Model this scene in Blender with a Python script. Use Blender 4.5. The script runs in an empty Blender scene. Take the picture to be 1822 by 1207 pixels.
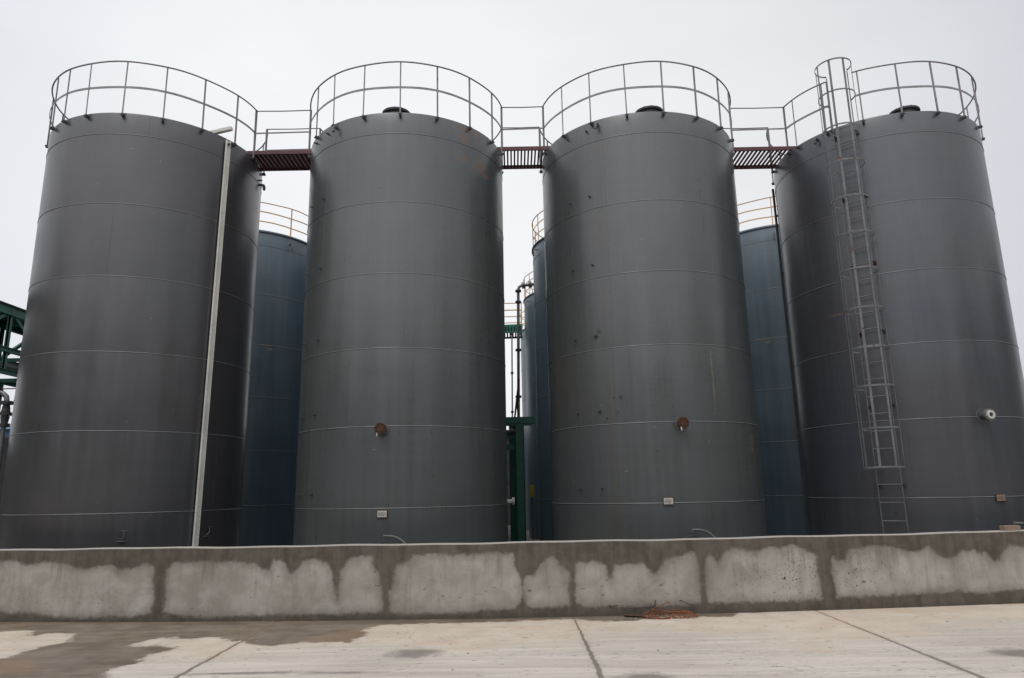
import bpy, bmesh, math, random
import numpy as np
from mathutils import Vector, Matrix
C = bpy.context.scene
COL = C.collection
PI = math.pi
rad = math.radians
random.seed(7)

# ---------------------------------------------------------------- camera
EYE = 1.65
cam_d = bpy.data.cameras.new('camera')
cam_d.sensor_width = 36.0
cam_d.lens = 24.55
cam_d.clip_start = 0.1
cam_d.clip_end = 3000
cam = bpy.data.objects.new('camera', cam_d)
COL.objects.link(cam)
p_, r_ = 0.2133, -0.0186
F = Vector((0, math.cos(p_), math.sin(p_)))
U0 = Vector((0, -math.sin(p_), math.cos(p_)))
R0 = Vector((1, 0, 0))
Rv = R0*math.cos(r_) + U0*math.sin(r_)
Uv = -R0*math.sin(r_) + U0*math.cos(r_)
M = Matrix(((Rv.x, Uv.x, -F.x, 0), (Rv.y, Uv.y, -F.y, 0), (Rv.z, Uv.z, -F.z, EYE), (0, 0, 0, 1)))
cam.matrix_world = M
C.camera = cam

# ---------------------------------------------------------------- light
SUN_EL, SUN_AZ = rad(62), rad(205)     # azimuth clockwise from +Y
sd = Vector((math.sin(SUN_AZ)*math.cos(SUN_EL), math.cos(SUN_AZ)*math.cos(SUN_EL), math.sin(SUN_EL)))
sun_d = bpy.data.lights.new('sun', 'SUN')
sun_d.energy = 0.9
sun_d.angle = rad(22)
sun_d.color = (1.0, 0.94, 0.86)
sun = bpy.data.objects.new('sun', sun_d)
COL.objects.link(sun)
sun.rotation_euler = sd.to_track_quat('Z', 'Y').to_euler()
sun.location = (0, 0, 40)

C.view_settings.view_transform = 'Standard'
C.view_settings.look = 'None'
C.view_settings.gamma = 1
C.view_settings.exposure = 0.06
C.view_settings.use_curve_mapping = False
try:
    C.cycles.max_bounces = 8
except Exception:
    pass


class NT:
    """small helper to write node trees briefly"""
    def __init__(s, tree):
        s.t = tree
        s.n = tree.nodes
        s.l = tree.links
    def set(s, sock, v):
        if v is None:
            return
        if hasattr(v, 'bl_idname') or isinstance(v, bpy.types.NodeSocket):
            s.l.new(v, sock)
        else:
            if isinstance(v, (tuple, list)) and len(v) == 3 and sock.type == 'RGBA':
                v = (*v, 1)
            sock.default_value = v
    def new(s, kind, **kw):
        nd = s.n.new(kind)
        for k, v in kw.items():
            setattr(nd, k, v)
        return nd
    def math(s, op, a, b=None, c=None, clamp=False):
        nd = s.new('ShaderNodeMath', operation=op, use_clamp=clamp)
        s.set(nd.inputs[0], a); s.set(nd.inputs[1], b); s.set(nd.inputs[2], c)
        return nd.outputs[0]
    def vmath(s, op, a, b=None, out=0):
        nd = s.new('ShaderNodeVectorMath', operation=op)
        s.set(nd.inputs[0], a); s.set(nd.inputs[1], b)
        return nd.outputs[out]
    def noise(s, vec, scale, detail=4, rough=0.55, dist=0.0):
        nd = s.new('ShaderNodeTexNoise')
        s.set(nd.inputs['Vector'], vec)
        nd.inputs['Scale'].default_value = scale
        nd.inputs['Detail'].default_value = detail
        nd.inputs['Roughness'].default_value = rough
        nd.inputs['Distortion'].default_value = dist
        return nd.outputs['Fac']
    def scale(s, vec, sc, loc=(0, 0, 0)):
        nd = s.new('ShaderNodeMapping')
        s.set(nd.inputs['Vector'], vec)
        nd.inputs['Scale'].default_value = sc
        nd.inputs['Location'].default_value = loc
        return nd.outputs[0]
    def rng(s, v, a, b, c=0.0, d=1.0, smooth=True):
        nd = s.new('ShaderNodeMapRange')
        if smooth:
            nd.interpolation_type = 'SMOOTHSTEP'
        s.set(nd.inputs[0], v)
        for i, x in enumerate((a, b, c, d)):
            s.set(nd.inputs[i+1], x)
        return nd.outputs[0]
    def mix(s, f, a, b, blend='MIX'):
        nd = s.new('ShaderNodeMix', data_type='RGBA', blend_type=blend)
        s.set(nd.inputs[0], f); s.set(nd.inputs[6], a); s.set(nd.inputs[7], b)
        return nd.outputs[2]
    def sep(s, v):
        nd = s.new('ShaderNodeSeparateXYZ'); s.set(nd.inputs[0], v); return nd.outputs
    def comb(s, x, y, z):
        nd = s.new('ShaderNodeCombineXYZ')
        s.set(nd.inputs[0], x); s.set(nd.inputs[1], y); s.set(nd.inputs[2], z)
        return nd.outputs[0]
    def bump(s, h, strength, dist=0.01, normal=None):
        nd = s.new('ShaderNodeBump')
        nd.inputs['Strength'].default_value = strength
        nd.inputs['Distance'].default_value = dist
        s.set(nd.inputs['Height'], h)
        if normal is not None:
            s.l.new(normal, nd.inputs['Normal'])
        return nd.outputs[0]


# overcast sky: Nishita daylight seen through a bright, nearly even layer of cloud
W = bpy.data.worlds.new('World')
C.world = W
W.use_nodes = True
w = NT(W.node_tree)
bg = w.n['Background']
sky = w.new('ShaderNodeTexSky', sky_type='NISHITA', sun_disc=False)
sky.sun_elevation = SUN_EL
sky.sun_rotation = SUN_AZ
sky.dust_density = 4.0
sky.air_density = 1.0
tc = w.new('ShaderNodeTexCoord')
dirv = w.vmath('NORMALIZE', tc.outputs['Generated'])
az_, el_ = rad(-2), rad(24)
glow = w.vmath('DOT_PRODUCT', dirv, (math.sin(az_)*math.cos(el_), math.cos(az_)*math.cos(el_), math.sin(el_)), out=1)
g1 = w.rng(glow, 0.70, 1.0)
cloud_n = w.noise(w.scale(dirv, (1, 1, 2.2)), 1.6, 5, 0.5, 0.4)
cl = w.rng(cloud_n, 0.3, 0.75, -0.5, 0.5)
dx = w.sep(dirv)
side = w.rng(dx[0], -0.1, 0.6, 0.02, -0.16, smooth=False)
lum = w.math('ADD', w.rng(g1, 0, 1, 7.65, 9.2, smooth=False), w.math('MULTIPLY', cl, 0.8))
lum = w.math('ADD', lum, w.math('MULTIPLY', side, 8.0))
saz, sel = rad(186), rad(50)
sglow = w.vmath('DOT_PRODUCT', dirv, (math.sin(saz)*math.cos(sel), math.cos(saz)*math.cos(sel), math.sin(sel)), out=1)
lum = w.math('ADD', lum, w.rng(sglow, .35, 1.0, 0, 5.5))
tint = w.mix(g1, (0.965, 0.982, 1.05, 1), (0.995, 1.0, 1.018, 1))
cloud = w.vmath('SCALE', tint); w.l.new(lum, cloud.node.inputs['Scale'])
w.l.new(w.mix(0.93, sky.outputs[0], cloud), bg.inputs['Color'])
bg.inputs['Strength'].default_value = 0.1


# ---------------------------------------------------------------- materials
MATS = {}
def base_mat(name):
    m = bpy.data.materials.new(name)
    m.use_nodes = True  # extra width behind the tanks added to darken their low edge reflections
    t = NT(m.node_tree)
    b = t.n['Principled BSDF']
    return m, t, b

def paint(name, col, rough=0.5, rust=0.0, metal=0.0, var=0.25, spec=0.5, rustcol=(0.16, 0.055, 0.022)):
    m, t, b = base_mat(name)
    tc = t.new('ShaderNodeTexCoord')
    P = tc.outputs['Object']
    n1 = t.noise(P, 2.2, 5)
    n2 = t.noise(P, 26, 4)
    dark = tuple(c*(1-var) for c in col); lite = tuple(min(1, c*(1+var)) for c in col)
    c = t.mix(t.rng(t.math('ADD', t.math('MULTIPLY', n1, .6), t.math('MULTIPLY', n2, .4)), .35, .65), dark, lite)
    if rust > 0:
        k = t.rng(t.math('ADD', t.math('MULTIPLY', t.noise(P, 5.5, 6, .65), .7), t.math('MULTIPLY', n2, .3)), .68-rust*.3, .74-rust*.3)
        c = t.mix(k, c, t.mix(n2, tuple(x*.6 for x in rustcol), rustcol))
        t.set(b.inputs['Roughness'], t.rng(k, 0, 1, rough, .9, smooth=False))
    else:
        t.set(b.inputs['Roughness'], t.rng(n2, .3, .7, rough-.06, rough+.08))
    t.set(b.inputs['Base Color'], c)
    b.inputs['Metallic'].default_value = metal
    b.inputs['Specular IOR Level'].default_value = spec
    t.set(b.inputs['Normal'], t.bump(n2, .25, .002))
    MATS[name] = m
    return m

R = 2.227
BASE_Z = -0.133
RIM = 9.476           # local height of a tank's rim
COURSE = 1.5

def tank_paint(name, col, warm, cool, rough, spots_rust=(), spots_dark=(), spots_pale=(), strip=None, seed=0.0):
    m, t, b = base_mat(name)
    tc = t.new('ShaderNodeTexCoord')
    P = tc.outputs['Object']
    s = t.sep(P)
    ang = t.math('ARCTAN2', s[0], t.math('MULTIPLY', s[1], -1))
    u = t.math('MULTIPLY', ang, R)
    uv = t.comb(u, s[2], 0.0)
    Ps = t.vmath('ADD', P, (seed*7.3, seed*3.1, seed*5.7))
    big = t.noise(Ps, .42, 4, .5)
    mid = t.noise(Ps, 1.6, 5, .6)
    fine = t.noise(Ps, 34, 3, .6)
    streak = t.noise(t.scale(Ps, (7, 7, .22)), 1.0, 5, .6)
    hor = t.noise(t.scale(Ps, (.5, .5, 11)), 1.0, 4, .65)
    # each rolled plate has its own slight tone
    row = t.math('FLOOR', t.math('DIVIDE', s[2], COURSE))
    colm = t.math('FLOOR', t.math('DIVIDE', t.math('ADD', t.math('ADD', u, 9.0), t.math('MULTIPLY', row, 2.13)), 4.67))
    wn = t.new('ShaderNodeTexWhiteNoise', noise_dimensions='3D')
    t.set(wn.inputs['Vector'], t.comb(row, colm, seed))
    plate = wn.outputs['Value']
    f = t.math('ADD', t.math('MULTIPLY', big, .55), t.math('ADD', t.math('MULTIPLY', mid, .25), t.math('MULTIPLY', streak, .20)))
    c = t.mix(t.rng(f, .38, .62), warm, cool)
    c = t.mix(t.rng(plate, 0, 1, 0.0, 0.35, smooth=False), c, tuple(x*.86 for x in col))
    lumf = t.math('ADD', t.rng(streak, .3, .7, -.07, .09), t.rng(hor, .35, .65, -.03, .04))
    lumf = t.math('ADD', lumf, t.rng(fine, .3, .7, .965, 1.035))
    c2 = t.vmath('SCALE', c); t.l.new(lumf, c2.node.inputs['Scale'])
    c = c2
    # dust washed down from under each weld
    frac = t.math('FRACT', t.math('DIVIDE', s[2], COURSE))
    wash = t.math('MULTIPLY', t.rng(frac, .62, 1.0), t.rng(streak, .5, .72))
    c = t.mix(t.math('MULTIPLY', wash, .28), c, (.10, .094, .083))
    # paler scuffs
    scuff = t.math('MULTIPLY', t.rng(t.noise(t.scale(Ps, (1.1, 1.1, 4.5)), 2.1, 6, .7), .62, .74), .18)
    c = t.mix(scuff, c, (.115, .112, .104))
    # pin-point chips
    chips = t.rng(t.noise(Ps, 13, 2, .5), .76, .79)
    c = t.mix(t.math('MULTIPLY', chips, .5), c, (.22, .21, .19))
    if strip:
        a0, a1, sc = strip
        inside = t.math('MULTIPLY', t.rng(ang, rad(a0), rad(a0+.5)), t.rng(ang, rad(a1-.5), rad(a1), 1, 0))
        c = t.mix(t.math('MULTIPLY', inside, .55), c, sc)
    def spots(lst):
        d = None
        for (a, z, hw, hh) in lst:
            q = t.vmath('MULTIPLY', t.vmath('SUBTRACT', uv, (rad(a)*R, z, 0)), (1/hw, 1/hh, 0))
            q = t.vmath('LENGTH', q, out=1)
            d = q if d is None else t.math('MINIMUM', d, q)
        return d
    rk = None
    if spots_rust:
        d = t.math('ADD', spots(spots_rust), t.rng(t.noise(Ps, 9, 6, .75), .3, .7, -.95, .95, smooth=False))
        rk = t.rng(d, .95, .35)
        c = t.mix(t.math('MULTIPLY', rk, .7), c, t.mix(mid, (.22, .068, .028), (.13, .085, .04)))
        # weak brown bloom round the rust
        bl = t.rng(spots(spots_rust), 2.2, .2)
        c = t.mix(t.math('MULTIPLY', bl, .25), c, (.14, .11, .07))
    if spots_dark:
        d = t.math('ADD', spots(spots_dark), t.rng(t.noise(Ps, 30, 3, .6), .3, .7, -.4, .4, smooth=False))
        c = t.mix(t.rng(d, 1.1, .7, 0, .8), c, (.015, .014, .013))
    if spots_pale:
        d = t.math('ADD', spots(spots_pale), t.rng(t.noise(Ps, 22, 4, .6), .3, .7, -.6, .6, smooth=False))
        c = t.mix(t.rng(d, 1.1, .5, 0, .6), c, (.22, .2, .13))
    # weld beads: caught sky highlight painted as a paler upper side
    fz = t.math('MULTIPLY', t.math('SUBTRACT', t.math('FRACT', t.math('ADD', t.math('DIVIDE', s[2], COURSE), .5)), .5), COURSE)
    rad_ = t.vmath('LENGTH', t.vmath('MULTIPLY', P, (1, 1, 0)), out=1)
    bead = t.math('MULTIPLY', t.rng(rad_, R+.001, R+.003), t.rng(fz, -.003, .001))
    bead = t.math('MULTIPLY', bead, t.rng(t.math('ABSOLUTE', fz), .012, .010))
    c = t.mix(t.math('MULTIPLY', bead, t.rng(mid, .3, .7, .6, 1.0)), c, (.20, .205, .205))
    t.set(b.inputs['Base Color'], c)
    rr = t.math('ADD', t.rng(mid, .3, .7, rough-.02, rough+.03), t.rng(streak, .3, .7, -.01, .015))
    if rk is not None:
        rr = t.math('ADD', rr, t.math('MULTIPLY', rk, .3))
    t.set(b.inputs['Roughness'], rr)
    b.inputs['IOR'].default_value = 1.78
    # plates are never rolled perfectly: gentle waves plus orange peel
    wave = t.noise(t.scale(Ps, (.9, .9, .55)), 1.0, 2, .4)
    bulge = t.math('MULTIPLY', frac, t.math('SUBTRACT', 1.0, frac))
    nb = t.bump(wave, .45, .05)
    nb = t.bump(bulge, 1.0, .016, nb)
    nb = t.bump(fine, .05, .002, nb)
    t.set(b.inputs['Normal'], nb)
    MATS[name] = m
    return m

GREY = (.066, .073, .074)
GW, GC = (.071, .074, .069), (.060, .072, .077)
SR2 = [(41, 9.37, .22, .05), (47, 9.34, .22, .05), (40, 9.12, .13, .13), (39.7, 8.67, .14, .09), (52.3, 8.62, .17, .12), (57, 8.5, .16, .06)]
SD2 = [(40.4, 8.45, .015, .04), (36.8, 9.06, .016, .02), (22, 2.88, .012, .05), (-5.5, 7.8, .05, .012), (44, 8.75, .02, .02)]
SP2 = [(-5.8, 2.57, .03, .012), (3, 2.3, .012, .012)]
SR3 = [(50.4, 2.58, .07, .14), (52, 2.75, .12, .03), (-9.0, 2.9, .02, .02)]
SD3 = [(-35.1, 4.87, .05, .05), (-37.2, 4.76, .06, .06), (-25.2, 3.5, .045, .055), (-28.7, 3.51, .025, .025), (-36.5, 3.25, .035, .05), (-32.9, 3.12, .02, .03),
       (-26.8, 3.21, .025, .025), (-9.1, 2.46, .025, .018), (-9.4, 3.32, .02, .015), (23.8, 7.69, .012, .14), (24.7, 7.0, .012, .22), (23.9, 8.0, .01, .05), (-34.2, 3.05, .02, .02)]
SP3 = [(22.8, 3.66, .014, .42), (22.5, 4.2, .012, .25), (-35.5, 3.38, .03, .02), (-24, 2.1, .05, .012)]
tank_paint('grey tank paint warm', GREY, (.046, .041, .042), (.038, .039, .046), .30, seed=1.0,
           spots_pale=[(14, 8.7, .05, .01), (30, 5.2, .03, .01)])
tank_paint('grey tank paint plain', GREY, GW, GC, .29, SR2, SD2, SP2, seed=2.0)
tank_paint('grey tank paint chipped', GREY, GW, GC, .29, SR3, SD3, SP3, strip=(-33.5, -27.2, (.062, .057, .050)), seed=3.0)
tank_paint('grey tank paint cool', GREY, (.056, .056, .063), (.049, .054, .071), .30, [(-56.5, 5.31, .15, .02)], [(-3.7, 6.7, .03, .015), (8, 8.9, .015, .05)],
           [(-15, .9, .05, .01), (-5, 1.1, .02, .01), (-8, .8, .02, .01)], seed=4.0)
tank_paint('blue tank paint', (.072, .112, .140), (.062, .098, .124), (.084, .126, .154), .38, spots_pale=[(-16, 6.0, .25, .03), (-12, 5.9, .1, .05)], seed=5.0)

paint('rail steel', (.20, .185, .205), .5, .25)
paint('rail flat bar', (.22, .22, .235), .5, .2)
paint('ladder paint', (.145, .15, .158), .5, .35)
paint('red oxide', (.092, .030, .036), .6, .22)
paint('yellow rail paint', (.62, .36, .12), .5, .15, var=.15)
paint('green steel paint', (.006, .105, .068), .45, .05)
paint('dark bracket', (.05, .05, .053), .6, .3)
paint('dull rust', (.06, .032, .022), .85, .8, rustcol=(.095, .042, .022))
paint('grey primer', (.09, .092, .097), .5)
paint('pale tray', (.64, .63, .58), .45, .12, var=.12)
paint('pale gasket', (.48, .47, .43), .6)
paint('galvanised pipe', (.17, .18, .18), .45, .25, metal=.3)
paint('dark pipe', (.13, .13, .12), .55, .3)
paint('green truss paint', (.008, .12, .078), .5, .05)
paint('sign plate', (.50, .47, .40), .5, .2, var=.12)
paint('sign print', (.12, .10, .09), .7)
paint('hatch paint', (.045, .042, .042), .6, .2)
paint('yellow box paint', (.22, .19, .015), .5)
paint('brick clay', (.24, .17, .13), .9, 0, var=.25)
paint('stone grit', (.30, .28, .25), .9)
paint('rebar rust', (.20, .065, .028), .9, .7, rustcol=(.28, .09, .035))
paint('cloth dull blue', (.10, .17, .28), .8)
paint('shed grey', (.05, .05, .052), .8)


# ---------------------------------------------------------------- mesh helpers
class MB:
    def __init__(s):
        s.v = []; s.f = []; s.sm = []
    def add(s, verts, faces, smooth=False):
        o = len(s.v)
        s.v += [tuple(v) for v in verts]
        s.f += [tuple(i+o for i in f) for f in faces]
        s.sm += [smooth]*len(faces)
        return s
    def box(s, c, d, rz=0.0, bev=0.0):
        """box centred at c with size d; bev chamfers its edges"""
        x, y, z = (q/2 for q in d)
        cr, sr = math.cos(rz), math.sin(rz)
        if bev <= 0:
            vs = [(sx*x, sy*y, sz*z) for sz in (-1, 1) for sx, sy in ((-1, -1), (1, -1), (1, 1), (-1, 1))]
            fs = [(3, 2, 1, 0), (4, 5, 6, 7), (0, 1, 5, 4), (1, 2, 6, 5), (2, 3, 7, 6), (3, 0, 4, 7)]
        else:
            bm = bmesh.new()
            bmesh.ops.create_cube(bm, size=1.0)
            for q in bm.verts:
                q.co = Vector((q.co.x*d[0], q.co.y*d[1], q.co.z*d[2]))
            bmesh.ops.bevel(bm, geom=list(bm.edges), offset=bev, segments=2, affect='EDGES', profile=.5)
            bm.verts.index_update()
            vs = [tuple(q.co) for q in bm.verts]
            fs = [tuple(q.index for q in f.verts) for f in bm.faces]
            bm.free()
        return s.add([(c[0]+a*cr-b*sr, c[1]+a*sr+b*cr, c[2]+q) for a, b, q in vs], fs)
    def bar(s, p, q, w, h, up=(0, 0, 1)):
        """flat bar from p to q; w across (horizontal-ish), h along up"""
        p = Vector(p); q = Vector(q); d = (q-p).normalized()
        a = d.cross(Vector(up))
        if a.length < 1e-5:
            a = d.cross(Vector((1, 0, 0)))
        a.normalize(); b = a.cross(d).normalized()
        vs = [e+a*(sa*w/2)+b*(sb*h/2) for e in (p, q) for sa, sb in ((-1, -1), (1, -1), (1, 1), (-1, 1))]
        return s.add(vs, [(3, 2, 1, 0), (4, 5, 6, 7), (0, 1, 5, 4), (1, 2, 6, 5), (2, 3, 7, 6), (3, 0, 4, 7)])
    def angle(s, p, q, w, th, face):
        """angle iron along p-q, legs w, thickness th, one leg facing 'face'"""
        p = Vector(p); q = Vector(q); d = (q-p).normalized()
        a = Vector(face); a = (a-d*a.dot(d)).normalized(); b = d.cross(a)
        prof = [(0, 0), (w, 0), (w, th), (th, th), (th, w), (0, w)]
        vs = [e+b*(x-w/2)-a*(y) for e in (p, q) for x, y in prof]
        n = 6
        fs = [(i, (i+1) % n, n+(i+1) % n, n+i) for i in range(n)]+[tuple(range(n-1, -1, -1)), tuple(range(n, 2*n))]
        return s.add(vs, fs)
    def tube(s, pts, r, seg=8, closed=False, caps=True):
        P = [Vector(p) for p in pts]; n = len(P); vs = []; prev = None
        for i, p in enumerate(P):
            if closed:
                d = P[(i+1) % n]-P[i-1]
            else:
                d = P[min(i+1, n-1)]-P[max(i-1, 0)]
            d.normalize()
            if prev is None:
                a = d.orthogonal().normalized()
            else:
                a = (prev-d*prev.dot(d)).normalized()
            prev = a; b = d.cross(a)
            rr = r[i] if isinstance(r, (list, tuple)) else r
            vs += [p+(a*math.cos(2*PI*k/seg)+b*math.sin(2*PI*k/seg))*rr for k in range(seg)]
        fs = []
        for i in range(n if closed else n-1):
            j = (i+1) % n
            fs += [(i*seg+k, i*seg+(k+1) % seg, j*seg+(k+1) % seg, j*seg+k) for k in range(seg)]
        s.add(vs, fs, True)
        if caps and not closed:
            s.add(vs[:seg], [tuple(range(seg-1, -1, -1))]); s.add(vs[-seg:], [tuple(range(seg))])
        return s
    def disc(s, c, axis, r0, r1, seg=24, hole=0.0):
        """short cylinder from c along axis (vector incl. length); radii r0, r1"""
        c = Vector(c); ax = Vector(axis); d = ax.normalized(); a = d.orthogonal().normalized(); b = d.cross(a)
        ring = lambda o, r: [o+(a*math.cos(2*PI*k/seg)+b*math.sin(2*PI*k/seg))*r for k in range(seg)]
        e = c+ax
        s.add(ring(c, r0)+ring(e, r1), [(k, (k+1) % seg, seg+(k+1) % seg, seg+k) for k in range(seg)], True)
        if hole <= 0:
            s.add(ring(c, r0), [tuple(range(seg-1, -1, -1))]); s.add(ring(e, r1), [tuple(range(seg))])
        else:
            s.add(ring(e, r1)+ring(e, hole), [(k, (k+1) % seg, seg+(k+1) % seg, seg+k) for k in range(seg)])
            s.add(ring(e, hole)+ring(c, hole), [(k, (k+1) % seg, seg+(k+1) % seg, seg+k) for k in range(seg)], True)
            s.add(ring(c, hole)+ring(c, r0), [(k, (k+1) % seg, seg+(k+1) % seg, seg+k) for k in range(seg)])
        return s
    def arcbar(s, cx, cy, r, a0, a1, z, w, h, seg=64, closed=False):
        """flat bar rolled on a circle (azimuth from -Y), w radial, h vertical"""
        vs = []; n = seg if closed else seg+1
        for i in range(n):
            a = rad(a0+(a1-a0)*i/seg)
            for dr, dz in ((-w/2, -h/2), (w/2, -h/2), (w/2, h/2), (-w/2, h/2)):
                vs.append((cx+(r+dr)*math.sin(a), cy-(r+dr)*math.cos(a), z+dz))
        fs = []
        for i in range(seg):
            j = (i+1) % n
            fs += [(i*4+k, i*4+(k+1) % 4, j*4+(k+1) % 4, j*4+k) for k in range(4)]
        s.add(vs, fs)
        if not closed:
            s.add(vs[:4], [(3, 2, 1, 0)]); s.add(vs[-4:], [(0, 1, 2, 3)])
        return s
    def mesh(s, name):
        me = bpy.data.meshes.new(name)
        me.from_pydata(s.v, [], s.f)
        me.polygons.foreach_set('use_smooth', s.sm)
        me.update()
        return me
    def build(s, name, mat, parent=None, recalc=True):
        me = s.mesh(name)
        if recalc:
            bm = bmesh.new(); bm.from_mesh(me)
            bmesh.ops.recalc_face_normals(bm, faces=bm.faces[:])
            bm.to_mesh(me); bm.free()
        me.materials.append(MATS[mat] if isinstance(mat, str) else mat)
        o = bpy.data.objects.new(name, me)
        COL.objects.link(o)
        if parent is not None:
            o.parent = parent
        return o


def tag(o, label=None, cat=None, group=None, kind=None):
    if label: o['label'] = label
    if cat: o['category'] = cat
    if group: o['group'] = group
    if kind: o['kind'] = kind
    return o

def thing(name, label, cat, loc, rz=0.0, group=None):
    o = bpy.data.objects.new(name, None)
    COL.objects.link(o)
    o.location = loc; o.rotation_euler = (0, 0, rz)
    return tag(o, label, cat, group)

def copy_tree(o, parent=None):
    c = o.copy(); COL.objects.link(c)
    if parent is not None:
        c.parent = parent
    for ch in [q for q in bpy.data.objects if q.parent is o]:
        copy_tree(ch, c)
    return c

def pol(a, r, z):
    a = rad(a)
    return Vector((r*math.sin(a), -r*math.cos(a), z))
def nrm(a):
    a = rad(a); return Vector((math.sin(a), -math.cos(a), 0))
def tng(a):
    a = rad(a); return Vector((math.cos(a), math.sin(a), 0))
WALL_DRY=[[(-12.0,0.78),(-10.5,0.7),(-9.3,0.78),(-8.2,0.72),(-7.27,0.78),(-7.09,0.792),(-6.88,0.727),(-6.74,0.751),(-6.59,0.776),(-6.3,0.749),(-6.16,0.709),(-5.98,0.658),(-5.76,0.707),(-5.59,0.718),(-5.48,0.654),(-5.26,0.677),(-5.15,0.734),(-4.99,0.713),(-4.98,0.513),(-4.95,0.339),(-4.97,0.131),(-5.2,0.082),(-5.58,0.083),(-6.02,0.072),(-6.45,0.084),(-6.74,0.146),(-7.0,0.133),(-7.17,0.158),(-8.5,0.2),(-10,0.22),(-12,0.2)],[(-4.78,0.511),(-4.76,0.661),(-4.7,0.735),(-4.55,0.759),(-4.09,0.754),(-3.77,0.75),(-3.56,0.735),(-3.45,0.659),(-3.34,0.633),(-3.27,0.781),(-3.16,0.743),(-3.07,0.569),(-2.97,0.617),(-2.87,0.739),(-2.72,0.774),(-2.56,0.722),(-2.49,0.586),(-2.45,0.366),(-2.39,0.22),(-2.37,0.389),(-2.36,0.633),(-2.34,0.633),(-2.26,0.755),(-2.13,0.791),(-1.95,0.813),(-1.93,0.677),(-1.85,0.577),(-1.83,0.455),(-1.8,0.261),(-1.81,0.116),(-2.39,0.099),(-2.56,0.101),(-2.82,0.104),(-3.21,0.095),(-3.73,0.087),(-4.25,0.066),(-4.52,0.104),(-4.77,0.154),(-4.75,0.387)],[(-1.61,0.672),(-1.46,0.719),(-1.38,0.804),(-1.17,0.818),(-0.97,0.805),(-0.61,0.791),(-0.35,0.812),(-0.05,0.799),(-0.02,0.646),(0.04,0.474),(0.05,0.232),(-0.03,0.137),(-0.36,0.119),(-0.74,0.089),(-1.24,0.085),(-1.52,0.089),(-1.68,0.115),(-1.67,0.331),(-1.63,0.477)],[(0.12,0.497),(0.26,0.519),(0.32,0.64),(0.5,0.772),(0.57,0.66),(0.7,0.535),(0.68,0.317),(0.69,0.16),(0.3,0.143),(0.15,0.158),(0.12,0.327)],[(0.8,0.509),(0.82,0.68),(0.96,0.665),(1.04,0.688),(1.19,0.623),(1.22,0.476),(1.28,0.426),(1.33,0.645),(1.4,0.619),(1.5,0.629),(1.71,0.65),(1.8,0.513),(1.85,0.463),(1.93,0.534),(2.02,0.68),(2.13,0.727),(2.14,0.725),(2.24,0.71),(2.3,0.771),(2.4,0.769),(2.44,0.644),(2.45,0.397),(2.45,0.154),(2.25,0.123),(2.09,0.114),(1.81,0.137),(1.29,0.136),(0.91,0.132),(0.8,0.194),(0.79,0.315)],[(2.58,0.666),(2.61,0.739),(2.66,0.689),(2.74,0.6),(2.79,0.711),(2.85,0.784),(2.96,0.819),(3.19,0.776),(3.3,0.749),(3.46,0.821),(3.62,0.792),(3.79,0.838),(3.99,0.733),(4.09,0.681),(4.06,0.532),(4.09,0.357),(4.1,0.16),(3.79,0.144),(3.4,0.143),(2.87,0.144),(2.56,0.151),(2.55,0.346),(2.56,0.542)],[(4.32,0.675),(4.38,0.623),(4.49,0.596),(4.57,0.757),(4.92,0.799),(5.22,0.754),(5.35,0.725),(5.55,0.695),(5.7,0.767),(5.82,0.662),(5.95,0.608),(6.1,0.629),(6.19,0.69),(6.37,0.699),(6.47,0.644),(6.53,0.668),(6.6,0.577),(6.71,0.535),(6.83,0.686),(6.9,0.761),(7.13,0.716),(8.2,0.7),(9.1,0.62),(10.5,0.7),(12,0.66),(12,0.2),(10,0.22),(8.5,0.2),(7.03,0.195),(6.68,0.194),(6.5,0.162),(6.11,0.2),(5.64,0.19),(5.14,0.18),(4.73,0.179),(4.33,0.179),(4.32,0.351),(4.3,0.525)]]
WET=[(-9.9,10.6),(-10,6.0),(-6,4.9),(-3.4,5.2),(-2.6,6.0),(-3.92,7.05),(-3.99,7.43),(-3.99,7.71),(-3.97,8.05),(-3.85,8.32),(-4.08,8.44),(-4.38,8.59),(-4.27,8.82),(-4.08,8.99),(-3.65,8.85),(-3.22,8.67),(-2.99,8.47),(-2.7,8.37),(-2.51,8.53),(-2.19,8.48),(-1.92,8.48),(-1.93,8.53),(-1.84,8.82),(-1.88,9.23),(-1.65,9.42),(-1.32,9.49),(-0.96,9.48),(-0.79,9.57),(-0.22,9.54),(0.15,9.61),(0.45,9.69),(0.69,9.66),(1.0,9.52),(1.32,9.49),(1.44,9.48),(2.31,9.7),(2.66,9.62),(2.96,9.82),(3.41,9.98),(3.94,10.02),(5.1,10.24),(5.35,10.13),(5.89,10.23),(7.03,10.26),(8.5,10.25),(8.5,10.6)]
POCKET=[(-5.44,7.86),(-5.53,8.22),(-5.4,8.4),(-5.3,8.59),(-5.29,8.85),(-5.42,9.09),(-5.77,9.32),(-5.99,9.29),(-6.38,9.57),(-6.62,9.49),(-9.5,9.0),(-9.5,8.6),(-8,7.9)]


# ---------------------------------------------------------------- ground, pavement, wall
def wall_y(x):
    x = abs(x)
    return 9.8+.0085*x*x if x < 8 else 9.8+.0085*64+.136*(x-8)

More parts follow.
